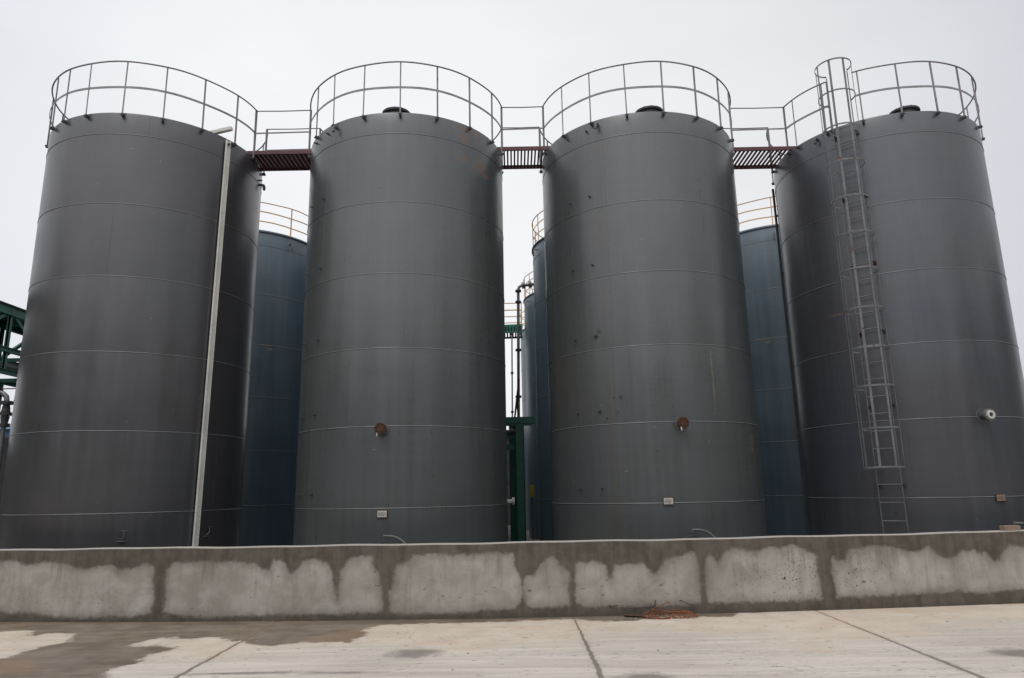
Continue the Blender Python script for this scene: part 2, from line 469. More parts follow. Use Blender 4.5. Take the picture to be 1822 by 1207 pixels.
def sdf(px, py, polys):
    """signed distance (negative inside any polygon) of points to polygons"""
    best = np.full(px.shape, 1e9); inside = np.zeros(px.shape, bool)
    for poly in polys:
        P = np.array(poly, float); n = len(P); ins = np.zeros(px.shape, bool)
        for i in range(n):
            ax, ay = P[i]; bx, by = P[(i+1) % n]
            ex, ey = bx-ax, by-ay
            L = ex*ex+ey*ey+1e-12
            tt = np.clip(((px-ax)*ex+(py-ay)*ey)/L, 0, 1)
            d = np.hypot(px-ax-tt*ex, py-ay-tt*ey)
            best = np.minimum(best, d)
            if ay != by:
                cond = ((ay > py) != (by > py)) & (px < (bx-ax)*(py-ay)/(by-ay)+ax)
                ins ^= cond
        inside |= ins
    return np.where(inside, -best, best)

def set_attr(me, name, arr):
    a = me.attributes.new(name, 'FLOAT', 'POINT')
    a.data.foreach_set('value', np.asarray(arr, dtype=np.float32))

def concrete_wall_mat():
    m, t, b = base_mat('wall concrete')
    tc = t.new('ShaderNodeTexCoord'); P = tc.outputs['Object']; s = t.sep(P)
    at = t.new('ShaderNodeAttribute', attribute_name='dry'); d = at.outputs['Fac']
    cl = t.new('ShaderNodeAttribute', attribute_name='pits').outputs['Fac']
    big = t.noise(P, 1.1, 5, .55); mid = t.noise(P, 5, 6, .65); fine = t.noise(P, 45, 4, .6)
    vert = t.noise(t.scale(P, (9, 9, .9)), 1.0, 5, .65)
    trowel = t.noise(t.scale(P, (2.2, 2.2, 2.6)), 1.5, 5, .6, .5)
    edge = t.math('ADD', d, t.math('ADD', t.rng(mid, .3, .7, -.022, .022, smooth=False), t.rng(t.noise(P, 16, 5, .6), .3, .7, -.014, .014, smooth=False)))
    wet = t.rng(edge, -.012, .046)
    wet2 = t.rng(edge, -.11, .02)                 # feathered damp fringe
    dry = t.mix(t.rng(t.math('ADD', t.math('MULTIPLY', big, .5), t.math('MULTIPLY', trowel, .5)), .36, .64), (.28, .257, .222), (.40, .377, .338))
    dry = t.mix(t.math('MULTIPLY', t.rng(vert, .5, .72), .42), dry, (.19, .17, .135))
    dry = t.mix(t.rng(t.noise(t.scale(P, (2, 2, 3)), 3.3, 6, .7), .60, .70, 0, .35), dry, (.40, .385, .37))
    dk = t.mix(t.rng(t.math('ADD', t.math('MULTIPLY', mid, .5), t.math('MULTIPLY', vert, .5)), .38, .62), (.080, .066, .052), (.128, .109, .087))
    dk = t.mix(t.rng(trowel, .58, .70, 0, .35), dk, (.17, .15, .118))
    c = t.mix(t.math('MULTIPLY', wet2, .35), dry, dk)
    c = t.mix(wet, c, dk)
    drip = t.noise(t.scale(P, (3.6, 3.6, .16)), 1.6, 5, .62)
    reach = t.math('MULTIPLY', t.rng(drip, .53, .66), t.rng(t.math('ADD', s[2], t.rng(mid, .3, .7, -.08, .08)), .30, .78))
    c = t.mix(t.math('MULTIPLY', reach, t.math('SUBTRACT', .5, t.math('MULTIPLY', wet, .5))), c, (.15, .128, .10))
    efl = t.math('MULTIPLY', t.rng(t.noise(t.scale(P, (1.6, 1.6, 1.1)), 1.5, 5, .65), .56, .70), t.math('SUBTRACT', 1.0, wet))
    c = t.mix(t.math('MULTIPLY', efl, .35), c, (.47, .455, .43))
    # soaked foot of the wall
    foot = t.rng(t.math('ADD', s[2], t.rng(mid, .3, .7, -.02, .02)), .10, .0)
    c = t.mix(t.math('MULTIPLY', foot, .4), c, (.062, .053, .043))
    # algae dots and pin holes
    pores = t.rng(t.noise(P, 60, 2, .5), .70, .74, 0, .5)
    c = t.mix(pores, c, (.06, .052, .045))
    clus = t.math('MULTIPLY', t.rng(t.noise(P, 30, 3, .6), .60, .66), t.math('ADD', cl, .06))
    c = t.mix(clus, c, (.045, .04, .035))
    cr = t.math('MULTIPLY', t.rng(t.noise(t.scale(P, (5, 5, 14)), 1.7, 3, .5), .70, .73), .6)
    c = t.mix(cr, c, (.07, .06, .052))
    # paler top face
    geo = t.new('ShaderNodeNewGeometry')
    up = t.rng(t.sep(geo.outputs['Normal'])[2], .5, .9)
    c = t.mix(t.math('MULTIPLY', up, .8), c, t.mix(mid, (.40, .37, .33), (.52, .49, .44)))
    t.set(b.inputs['Base Color'], c)
    t.set(b.inputs['Roughness'], t.rng(wet, 0, 1, .92, .7, smooth=False))
    b.inputs['Specular IOR Level'].default_value = .3
    nb = t.bump(trowel, .3, .02)
    nb = t.bump(fine, .35, .003, nb)
    t.set(b.inputs['Normal'], nb)
    MATS['wall concrete'] = m

def pavement_mat():
    m, t, b = base_mat('pavement concrete')
    tc = t.new('ShaderNodeTexCoord'); P = tc.outputs['Object']; s = t.sep(P)
    d = t.new('ShaderNodeAttribute', attribute_name='wet').outputs['Fac']
    ov = t.new('ShaderNodeAttribute', attribute_name='oil').outputs['Fac']
    big = t.noise(P, .45, 5, .55); mid = t.noise(P, 2.4, 6, .62); fine = t.noise(P, 42, 4, .65); grit = t.noise(P, 140, 2, .6)
    brush = t.noise(t.scale(P, (.5, 7.0, 1)), 1.0, 6, .65, .3)
    c = t.mix(t.rng(t.math('ADD', t.math('MULTIPLY', big, .4), t.math('MULTIPLY', brush, .6)), .38, .62), (.44, .395, .335), (.58, .53, .465))
    # clay film left by run-off along the wall
    film = t.rng(t.math('ADD', s[1], t.rng(big, .3, .7, -.9, .9)), 7.6, 8.9)
    c = t.mix(t.math('MULTIPLY', film, .75), c, t.mix(t.rng(mid, .35, .65), (.48, .40, .315), (.56, .485, .395)))
    pk = t.math('MULTIPLY', film, t.rng(t.noise(t.scale(P, (1, 3, 1)), .9, 4, .5), .55, .68, 0, .5))
    c = t.mix(pk, c, (.53, .38, .26))
    # tyre bands running along the yard
    band = t.math('MULTIPLY', t.rng(t.noise(t.scale(P, (.12, 3.2, 1)), 1.0, 3, .5), .50, .66), t.rng(s[1], 8.3, 7.4))
    tread = t.rng(t.noise(t.scale(P, (6, 14, 1)), 1.4, 5, .75), .49, .60)
    c = t.mix(t.math('MULTIPLY', t.math('MULTIPLY', band, tread), .6), c, (.26, .245, .225))
    chips = t.rng(t.noise(t.scale(P, (4.5, 9, 1)), 1.7, 4, .6), .635, .665)
    c = t.mix(t.math('MULTIPLY', chips, .7), c, (.17, .15, .13))
    speck = t.rng(t.noise(P, 30, 2, .5), .70, .73)
    c = t.mix(t.math('MULTIPLY', speck, .7), c, (.09, .08, .07))
    # dark oil-like spots
    oe = t.math('ADD', ov, t.rng(t.noise(P, 6, 5, .7), .3, .7, -.28, .28, smooth=False))
    c = t.mix(t.rng(oe, 1.35, .35, 0, .75), c, (.135, .115, .10))
    # wet film
    e = t.math('ADD', d, t.math('ADD', t.rng(mid, .3, .7, -.14, .14, smooth=False), t.rng(t.noise(P, 11, 5, .65), .3, .7, -.03, .03, smooth=False)))
    wet = t.rng(e, .05, -.03)
    wc = t.mix(t.rng(t.math('ADD', t.math('MULTIPLY', mid, .6), t.math('MULTIPLY', brush, .4)), .36, .64), (.115, .087, .062), (.22, .178, .138))
    rim_ = t.rng(t.noise(t.scale(P, (1, 1.4, 1)), .8, 3, .5), .52, .66, 0, .6)
    wc = t.mix(rim_, wc, (.24, .155, .085))
    c = t.mix(t.math('MULTIPLY', t.rng(e, .14, 0), .3), c, (.30, .255, .20))
    c = t.mix(t.math('MULTIPLY', wet, .94), c, wc)
    vor = t.new('ShaderNodeTexVoronoi', feature='DISTANCE_TO_EDGE')
    t.set(vor.inputs['Vector'], t.vmath('ADD', P, t.vmath('SCALE', t.comb(t.noise(P, 1.5, 5, .6), t.noise(P, 1.9, 5, .6), 0.0))))
    vor.inputs['Scale'].default_value = .42
    crk = t.math('MULTIPLY', t.rng(vor.outputs['Distance'], .0035, .0008), t.rng(big, .50, .60))
    c = t.mix(t.math('MULTIPLY', crk, .55), c, (.20, .175, .15))
    # sawn joints, dirt spreading from them
    dj = None
    for xj in (-10.6, -6.95, -3.19, .745, 4.0, 7.7, 11.3):
        wob = t.rng(t.noise(t.scale(P, (1, 3, 1)), 2.0, 4, .6), .3, .7, -.012, .012, smooth=False)
        q = t.math('ABSOLUTE', t.math('ADD', t.math('SUBTRACT', s[0], xj), wob))
        dj = q if dj is None else t.math('MINIMUM', dj, q)
    wdt = t.rng(s[1], 9.5, 6.5, .010, .026, smooth=False)
    jn = t.rng(dj, t.math('MULTIPLY', wdt, 1.5), t.math('MULTIPLY', wdt, .6))
    c = t.mix(t.math('MULTIPLY', t.rng(dj, .10, .01), t.rng(mid, .45, .6, .05, .35)), c, (.25, .20, .15))
    c = t.mix(t.math('MULTIPLY', jn, .85), c, t.mix(film, (.15, .13, .11), (.19, .12, .08)))
    t.set(b.inputs['Base Color'], c)
    t.set(b.inputs['Roughness'], t.rng(wet, 0, 1, .9, .42, smooth=False))
    b.inputs['Specular IOR Level'].default_value = .35
    hh = t.math('SUBTRACT', t.math('ADD', t.math('MULTIPLY', fine, .4), t.math('MULTIPLY', brush, .8)), t.math('MULTIPLY', jn, 2.2))
    hh = t.math('SUBTRACT', hh, t.math('MULTIPLY', chips, .6))
    nb = t.bump(hh, .45, .006)
    t.set(b.inputs['Normal'], nb)
    MATS['pavement concrete'] = m

def ground_mat():
    m, t, b = base_mat('yard ground')
    tc = t.new('ShaderNodeTexCoord'); P = tc.outputs['Object']
    n = t.noise(P, .5, 6, .6); f = t.noise(P, 12, 5, .7)
    c = t.mix(t.rng(n, .35, .65), (.10, .095, .085), (.17, .16, .145))
    c = t.mix(t.rng(f, .5, .7, 0, .5), c, (.07, .065, .06))
    t.set(b.inputs['Base Color'], c); b.inputs['Roughness'].default_value = .92
    t.set(b.inputs['Normal'], t.bump(f, .5, .02))
    MATS['yard ground'] = m

concrete_wall_mat(); pavement_mat(); ground_mat()

# the ground reaches the horizon; the tank yard lies a little lower than the pavement
g = MB()
g.add([(-1500, -1500, BASE_Z-.02), (1500, -1500, BASE_Z-.02), (1500, 1500, BASE_Z-.02), (-1500, 1500, BASE_Z-.02)], [(0, 1, 2, 3)])
tag(g.build('ground', 'yard ground'), kind='structure')

def ridge():  # unseen ridge added behind the camera to darken the tanks' lower reflections
    mb = MB(); n = 90
    rr = random.Random(11)
    for ring in range(1):
        top, foot, back = [], [], []
        for i in range(n+1):
            a = rad(62+236*i/n)
            h = 19+4*math.sin(i*.35)+2.5*math.sin(i*.9+1)+rr.uniform(-.7, .7)
            d = 52+5*math.sin(i*.23)
            foot.append((d*math.sin(a), d*math.cos(a), BASE_Z-.03)); top.append(((d+16)*math.sin(a), (d+16)*math.cos(a), h)); back.append(((d+45)*math.sin(a), (d+45)*math.cos(a), BASE_Z-.03))
        v = foot+top+back; m_ = n+1
        f = [(i, i+1, m_+i+1, m_+i) for i in range(n)]+[(m_+i, m_+i+1, 2*m_+i+1, 2*m_+i) for i in range(n)]
        mb.add(v, f)
    paint('unseen ridge dark', (.035, .045, .025), .95, var=.4)
    tag(mb.build('unseen_dark_ridge', 'unseen ridge dark'), kind='structure')
ridge()

def pavement():
    xs = np.concatenate([[-45, -25, -14], np.arange(-10, 10.001, .05), [14, 25, 45]])
    yrel = np.concatenate([[-60, -20, 0, 3], np.arange(4.6, 9.55, .05)])
    verts = []; nx = len(xs)
    rows = [np.full(nx, y) for y in yrel]
    wy = np.array([wall_y(x) for x in xs])
    last = 9.5
    for k in range(1, 9):                       # rows that bend to follow the wall's face
        rows.append(last+(wy+.05-last)*k/8)
    for r in rows:
        for x, y in zip(xs, r):
            verts.append((x, y, 0.0))
    ny = len(rows)
    V = np.array(verts)
    faces = [(j*nx+i, j*nx+i+1, (j+1)*nx+i+1, (j+1)*nx+i) for j in range(ny-1) for i in range(nx-1)]
    me = bpy.data.meshes.new('pavement')
    me.from_pydata(verts, [], faces)
    # skirt so that the slab has its real thickness
    d = np.maximum(sdf(V[:, 0], V[:, 1], [WET]), -sdf(V[:, 0], V[:, 1], [POCKET]))
    far = (np.abs(V[:, 0]) > 10.5) & (V[:, 1] < 9)
    d = np.where(far, 2.0, d)
    set_attr(me, 'wet', d)
    ov = np.full(len(V), 9.0)
    for cx, cy, hw, hh in ((-1.09, 7.84, .30, .25), (1.12, 6.72, .28, .16), (4.95, 7.36, .34, .22), (3.9, 8.0, .01, .01), (-2.6, 7.13, .75, .055), (-1.7, 7.08, .5, .05)):
        ov = np.minimum(ov, np.hypot((V[:, 0]-cx)/hw, (V[:, 1]-cy)/hh))
    set_attr(me, 'oil', ov)
    me.materials.append(MATS['pavement concrete'])
    o = bpy.data.objects.new('pavement', me); COL.objects.link(o)
    tag(o, kind='structure')
pavement()

def wall():
    WT, TH = .955, .25
    xs = np.concatenate([[-45, -35, -25, -18], np.arange(-12, 12.001, .04), [18, 25, 35, 45]])
    zs = np.concatenate([[-.03], np.arange(0.0, WT-.012, .04), [WT-.012]])
    nx = len(xs)
    prof = [(0, z) for z in zs]+[(.004, WT-.004), (.012, WT), (TH-.012, WT), (TH, WT-.012), (TH, BASE_Z-.05)]
    verts = []; sx = []; sz = []
    for off, z in prof:
        for x in xs:
            wob = .004*math.sin(x*2.1)+.003*math.sin(x*5.3+1)
            verts.append((x, wall_y(x)+off, z+(wob if z > .9 else 0)))
            sx.append(x); sz.append(z)
    n = len(prof)
    faces = [(j*nx+i, j*nx+i+1, (j+1)*nx+i+1, (j+1)*nx+i) for j in range(n-1) for i in range(nx-1)]
    me = bpy.data.meshes.new('concrete_wall')
    me.from_pydata(verts, [], faces)
    sx = np.array(sx); sz = np.array(sz)
    set_attr(me, 'dry', sdf(sx, sz, WALL_DRY))
    pits = np.exp(-((sx-3.7)/.55)**2-((sz-.4)/.3)**2)+.8*np.exp(-((sx-4.75)/.38)**2-((sz-.45)/.3)**2)+.25*np.exp(-((sx+6.2)/1)**2-((sz-.25)/.2)**2)
    set_attr(me, 'pits', np.clip(pits, 0, 1))
    me.materials.append(MATS['wall concrete'])
    o = bpy.data.objects.new('concrete_wall', me); COL.objects.link(o)
    for p in me.polygons: p.use_smooth = False
    tag(o, 'low grey concrete containment wall with dark wet stains along its top', 'wall')
wall()


# ---------------------------------------------------------------- tanks
def shell_mesh(seams, vseams, roof_h=.42, curb=False):
    mb = MB()
    seg = 160
    prof = [(R, 0.0)]
    zz = [COURSE*k for k in range(1, 7)]
    for z in zz:
        prof.append((R, z))
    prof += [(R, RIM-.02), (R-.006, RIM-.002), (R-.012, RIM), (R-.03, RIM), (R-.05, RIM-.02), (R-.06, RIM-.01), (0.9, RIM+roof_h*.55), (0.0, RIM+roof_h)]
    vs = []
    for r, z in prof:
        vs += [(r*math.sin(2*PI*k/seg), -r*math.cos(2*PI*k/seg), z) for k in range(seg)]
    fs = []
    for j in range(len(prof)-1):
        fs += [(j*seg+k, j*seg+(k+1) % seg, (j+1)*seg+(k+1) % seg, (j+1)*seg+k) for k in range(seg)]
    mb.add(vs, fs, True)
    for z in seams:                                 # weld beads round the shell
        pts = [(R*math.sin(2*PI*k/128), -R*math.cos(2*PI*k/128), z+.0015*math.sin(k*.9)) for k in range(128)]
        mb.tube(pts, .0085, 6, closed=True)
    for a, z0, z1 in vseams:
        mb.tube([pol(a, R-.001, z0), pol(a+.15, R-.001, (z0+z1)/2), pol(a, R-.001, z1)], .0032, 6)
    if curb:                                        # rolled angle round the rim
        mb.arcbar(0, 0, R+.02, 0, 360, RIM-.055, .04, .03, 128, closed=True)
    return mb

def guard_rail(t, tz, openings, posts, mid_levels, rail_mat, flat_mat, rr=R+.06, post_mat=None, bracket=True, mid_h=.046):
    """top rail with mid rails, posts and their feet; openings = arcs left out (azimuth degrees)"""
    ops = sorted(openings)
    arcs = []
    start = ops[-1][1]-360 if ops else 0
    if ops:
        for a0, a1 in ops:
            arcs.append((start, a0)); start = a1
    else:
        arcs = [(0, 360)]
    top = MB()
    for a0, a1 in arcs:
        n = max(6, int((a1-a0)/4))
        wv = lambda a: .008*math.sin(rad(a)*5)+.005*math.sin(rad(a)*11+1)
        pts = [pol(a0+(a1-a0)*i/n, rr, tz+wv(a0+(a1-a0)*i/n)) for i in range(n+1)]
        top.tube(pts, .016, 8)
    tr = top.build('guard_rail', rail_mat, t)
    for ml in mid_levels:
        for a0, a1 in arcs:
            mb = MB()
            n = max(4, int((a1-a0)/4))
            for i in range(n):
                b0, b1 = a0+(a1-a0)*i/n, a0+(a1-a0)*(i+1)/n
                d0, d1 = (.012*math.sin(rad(b)*7+ml*3) for b in (b0, b1))
                mb.bar(pol(b0, rr-.012, ml+d0), pol(b1+.15, rr-.012, ml+d1), .010, mid_h)
            mb.build('mid_rail', flat_mat, tr)
    for a in posts:
        lean = random.uniform(-.012, .012)
        pm = MB()
        p0, p1 = pol(a, rr, RIM-.07), pol(a, rr, tz)+tng(a)*lean
        pm.angle(p0, p1, .028, .005, nrm(a))
        po = pm.build('post', post_mat or rail_mat, tr)
        if bracket:
            bk = MB()
            c = pol(a, R+.04, RIM-.075)
            bk.box(c, (.048, .074, .062), rad(a), .005)
            bk.disc(pol(a, R+.078, RIM-.075)-tng(a)*.05, tng(a)*.1, .009, .009, 8)
            bk.build('foot_bracket', 'dark bracket', tr)
    return tr

def hatch(t, px, py, hz=.10):
    """raised roof manhole with a flanged lid; px,py local"""
    rz = RIM+.42*(1-math.hypot(px, py)/R)*.9
    b = MB()
    b.disc((px, py, rz-.15), (0, 0, .22+hz), .25, .25, 32)
    o = b.build('roof_hatch', 'grey primer', t)
    l = MB()
    l.disc((px, py, rz+.07+hz), (0, 0, .022), .315, .315, 32)
    l.disc((px, py, rz+.096+hz), (0, 0, .022), .315, .31, 32)
    for k in range(12):
        a = k*30
        l.disc((px+.285*math.cos(rad(a)), py+.285*math.sin(rad(a)), rz+.06+hz), (0, 0, .075), .011, .011, 6)
    l.build('hatch_lid', 'hatch paint', o)
    return o

def nozzle(t, a, z, kind):
    n, g_ = nrm(a), tng(a)
    p = pol(a, R-.03, z)
    b = MB()
    b.disc(pol(a, R-.004, z), n*.008, .135, .13, 32)          # reinforcing pad
    b.disc(p, n*.20, .072, .072, 24)
    b.disc(pol(a, R+.135, z), n*.022, .112, .112, 28)
    o = b.build('nozzle', 'grey primer', t)
    f = MB()
    if kind == 'blind':
        f.disc(pol(a, R+.161, z), n*.018, .112, .110, 28)
        f.disc(pol(a, R+.179, z), n*.010, .062, .058, 24)
        for k in range(8):
            q = rad(22.5+45*k)
            c = pol(a, R+.125, z)+g_*(.09*math.cos(q))+Vector((0, 0, .09*math.sin(q)))
            f.disc(c, n*.088, .0135, .0135, 6)
        f.build('blind_flange', 'dull rust', o)
        w_ = MB()
        q = pol(a, R+.186, z)-g_*.05+Vector((0, 0, -.085))
        w_.tube([q, q+n*.03-Vector((0, 0, .035)), q+n*.028-Vector((0, 0, .06))], .012, 8)
        w_.build('drain_tap', 'pale gasket', o)
    else:
        f.disc(pol(a, R+.158, z), n*.05, .112, .112, 28)
        f.build('flange', 'dark pipe', o)
        f = MB(); f.disc(pol(a, R+.209, z), n*.02, .084, .078, 28, hole=.040); f.build('gasket', 'pale gasket', o)
        f = MB(); f.disc(pol(a, R+.209, z), n*.003, .042, .042, 20); f.build('dark_bore_disc', 'hatch paint', o)  # dark disc closes the hole, standing in for the shaded pipe inside
    return o

def name_plate(t, a, z, mat='sign plate', w_=.17, h_=.115):
    n, g_ = nrm(a), tng(a)
    c = pol(a, R+.02, z)
    f = MB(); f.box(c, (w_+.022, .016, h_+.022), rad(a), .003)
    f.box(pol(a, R+.004, z), (.05, .02, .05), rad(a))
    o = f.build('name_plate', 'dull rust', t)
    p = MB(); p.box(c+n*.011, (w_, .006, h_), rad(a))
    p.build('plate_face', mat, o)
    l = MB()
    rows = ((.030, .62, 0), (.010, .8, -.04), (-.006, .7, -.1), (-.022, .55, -.2), (-.036, .35, .25))
    for dz, fr, off in rows:
        x0 = -fr*w_/2+off*w_*.5
        k = 0
        while k < fr*w_:
            ln = random.uniform(.007, .018)
            l.box(c+n*.0155+g_*(x0+k+ln/2)+Vector((0, 0, dz)), (ln, .002, .0065), rad(a))
            k += ln+.006
    l.build('lettering', 'sign print', o)
    return o

def manway(t, a, z=.55):
    n, g_ = nrm(a), tng(a); up = Vector((0, 0, 1))
    b = MB()
    b.disc(pol(a, R-.06, z), n*.24, .30, .30, 40)
    b.disc(pol(a, R+.12, z), n*.026, .375, .375, 40)
    b.disc(pol(a, R-.006, z), n*.01, .345, .34, 40)
    o = b.build('manway', 'grey primer', t)
    l = MB()
    l.disc(pol(a, R+.15, z), n*.026, .375, .37, 40)
    for k in range(20):
        q = rad(18*k)
        c = pol(a, R+.10, z)+g_*(.338*math.cos(q))+up*(.338*math.sin(q))
        l.disc(c, n*.105, .013, .013, 6)
    l.build('manway_cover', 'dark bracket', o)
    d = MB()
    c = pol(a, R+.21, z)
    pts = [c+up*.475-g_*.01]
    for k in range(9):
        q = rad(90-k*11.5)
        pts.append(pol(a, R+.22, z)+g_*(.07+.40*math.cos(q))+up*(.075+.40*math.sin(q)))
    pts.append(pts[-1]-up*.5)
    d.tube(pts, .021, 10)
    d.disc(c+up*.435-g_*.01, up*.08, .013, .010, 8)
    d.build('davit_arm', 'dark pipe', o)
    return o

def studs(t, azs, zs, first=None):
    for z in zs:
        for a in azs:
            s = MB()
            s.box(pol(a, R+.012, z), (.024, .036, .036), rad(a))
            s.disc(pol(a, R+.02, z), nrm(a)*.055, .014, .014, 8)
            s.build('lug', 'dark bracket', t)

def vent(t, a, z, r=.032, drop=.13):
    n = nrm(a); up = Vector((0, 0, 1))
    pts = [pol(a, R-.02, z), pol(a, R+.05, z), pol(a, R+.085, z-.012), pol(a, R+.10, z-.045), pol(a, R+.10, z-drop)]
    v = MB(); v.tube(pts, r, 12)
    v.build('vent_elbow', 'grey primer', t)

SEAMS = [COURSE*k for k in range(1, 7)]
T = {1: (-8.1594, 15.1541), 2: (-2.3867, 15.3516), 3: (3.0314, 15.5016), 4: (8.7956, 15.6825)}
ZL = -BASE_Z          # world z -> local z
TOPR = 10.465+ZL      # rail heights, local
MIDR = 9.895+ZL
VS = lambda base: [(a, z0, z1) for a, z0, z1 in base]

def grey_tank(k, label, mat, vseams, openings, posts, hx):
    t = thing('storage_tank', label, 'tank', (T[k][0], T[k][1], BASE_Z), 0, 'dark grey storage tanks in the front row')
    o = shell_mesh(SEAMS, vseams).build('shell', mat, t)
    guard_rail(t, TOPR, openings, posts, [MIDR], 'rail steel', 'rail flat bar')
    return t

def plate_seams(offs):
    out = []
    for i, a in enumerate(offs):
        z0 = COURSE*i; z1 = min(z0+COURSE, RIM-.02)
        for q in (a, a+120, a+240):
            out.append((q, z0, z1))
    return out

t1 = grey_tank(1, 'dark grey storage tank with a pale cable tray running down its side', 'grey tank paint warm', plate_seams([22, 70, 45.5, 44, 8, 46, 20.6]),
               [(83, 104.7)], [-64, -39.1, -28.5+2, -11.1, 7.9, 26.9, 46.2, 66.1, 83, 104.7, 125, 145, 165, 185, 205, 225, 245, 265, 278], 0)
# cable tray: an open channel that comes over the rim and drops to the foot
tr = MB()
def channel(mb, p, q, w_, dpt, out):
    p = Vector(p); q = Vector(q); out = Vector(out).normalized(); d = (q-p).normalized(); sd_ = d.cross(out).normalized()
    for s_ in (-1, 1):
        mb.bar(p+sd_*(s_*w_/2)+out*dpt/2, q+sd_*(s_*w_/2)+out*dpt/2, .006, dpt, up=out)
    mb.bar(p+out*.012, q+out*.012, w_-.006, .006, up=out)
a_top, a_bot = 61.4, 59.3
channel(tr, pol(a_top, R+.035, RIM-.07), pol(a_bot, R+.035, .05), .092, .055, nrm(60))
tray = tr.build('cable_tray', 'pale tray', t1)
tp = MB()
p0 = pol(53.5, R-.55, RIM+.12); p1 = pol(61.0, R+.16, RIM+.19)
tp.bar(p0, p1, .085, .075)
tp.build('tray_elbow', 'pale tray', tray)
bk = MB(); bk.disc(pol(a_top, R+.06, RIM-.16), nrm(61)*.05, .026, .026, 12); bk.build('cable_gland', 'dark bracket', tray)
for a, z in ((27, 1.12), (67, 1.12)):
    h = MB(); n = nrm(a); g_ = tng(a); up = Vector((0, 0, 1)); c = pol(a, R, z)
    h.bar(c-g_*.06+n*.055+up*.075, c+g_*.075+n*.055+up*.07, .02, .008)
    h.tube([c+n*.055+up*.07, c+n*.065+g_*.012+up*.0, c+n*.05-up*.05+g_*.004, c+n*.02-up*.09-g_*.03], .009, 8)
    h.box(c-up*.115+n*.02-g_*.03, (.14, .04, .012), rad(a))
    h.build('cable_hook', 'galvanised pipe', t1)
vent(t1, 100, 9.04)
studs(t1, (97,), (9.10,))

t2 = grey_tank(2, 'dark grey storage tank with orange rust patches near its rim', 'grey tank paint plain', plate_seams([-75, 75, 100, -90, 78, 80, 90]),
               [(78.6, 103.4), (-99.6, -77.9)], [-77.9, -52.6, -35.1, -15.5, 4.2, 23.8, 43.6, 63.2, 78.6, 103.4, 122, 142, 162, 182, 202, 222, 241, 260.4], 0)
hatch(t2, -.02, -1.62, .085)
nozzle(t2, -1.9, 2.945, 'blind'); name_plate(t2, -1.0, 1.405); manway(t2, 1.0)
studs(t2, (-42, -56), (1.775, 3.295, 4.80, 6.295, 7.825)); studs(t2, (-40.7, -54.6), (9.30,)); vent(t2, -33.6, 9.35)
nz = MB(); a = 96
nz.disc(pol(a, R-.02, 1.55), nrm(a)*.13, .045, .045, 20)
nz.disc(pol(a, R+.11, 1.55), nrm(a)*.02, .085, .085, 24)
nz.disc(pol(a, R+.135, 1.55), nrm(a)*.02, .085, .085, 24)
nz.build('side_nozzle', 'pale gasket', t2)

t3 = grey_tank(3, 'dark grey storage tank with a brown patch low down and dark chips', 'grey tank paint chipped', plate_seams([80, -28.6, 100, -27.4, 86, 90, -27.8])+[(-28.2, 3.0, 4.5), (-27.6, 6, 9)],
               [(80.7, 105.7), (-99.5, -74.8)], [-74.8, -52.8, -33.6, -13.8, 5.6, 25.2, 44.7, 62.5, 80.7, 105.7, 125, 145, 165, 185, 205, 225, 243, 260.5], 0)
hatch(t3, .05, -1.62, .09)
nozzle(t3, 3.4, 2.96, 'blind'); name_plate(t3, -5.0, 1.535); manway(t3, 4.2)
studs(t3, (-37, -50.2), (1.785, 3.26, 4.78, 6.275, 7.78, 9.27)); vent(t3, -30.4, 9.36)

t4 = grey_tank(4, 'dark grey storage tank with a caged ladder up its front', 'grey tank paint cool', plate_seams([40, 90, 60, 100, 50, 80, 60]),
               [(-101, -76.1), (-46.5, -33.0)], [-101, -76.1, -68.8, -46.5, -49.5, -30.4, -11.5, 7.2, 25.2, 44, 62, 80, 100, 120, 140, 160, 180, 200, 220, 240], 0)
hatch(t4, -.04, -1.62, .09)
nozzle(t4, 5.6, 3.02, 'open'); name_plate(t4, 7.8, 1.48, 'brick clay'); manway(t4, 8.4)
vent(t4, -56, 9.37)
dp = MB()
dp.tube([pol(-112, R+.045, .05), pol(-112, R+.045, 8.95), pol(-110, R+.05, 9.1)], .03, 10)
for z in np.arange(.9, 9, 1.5): dp.box(pol(-112, R+.03, z), (.09, .06, .03), rad(-112))
dp.build('drain_pipe', 'dark bracket', t4)

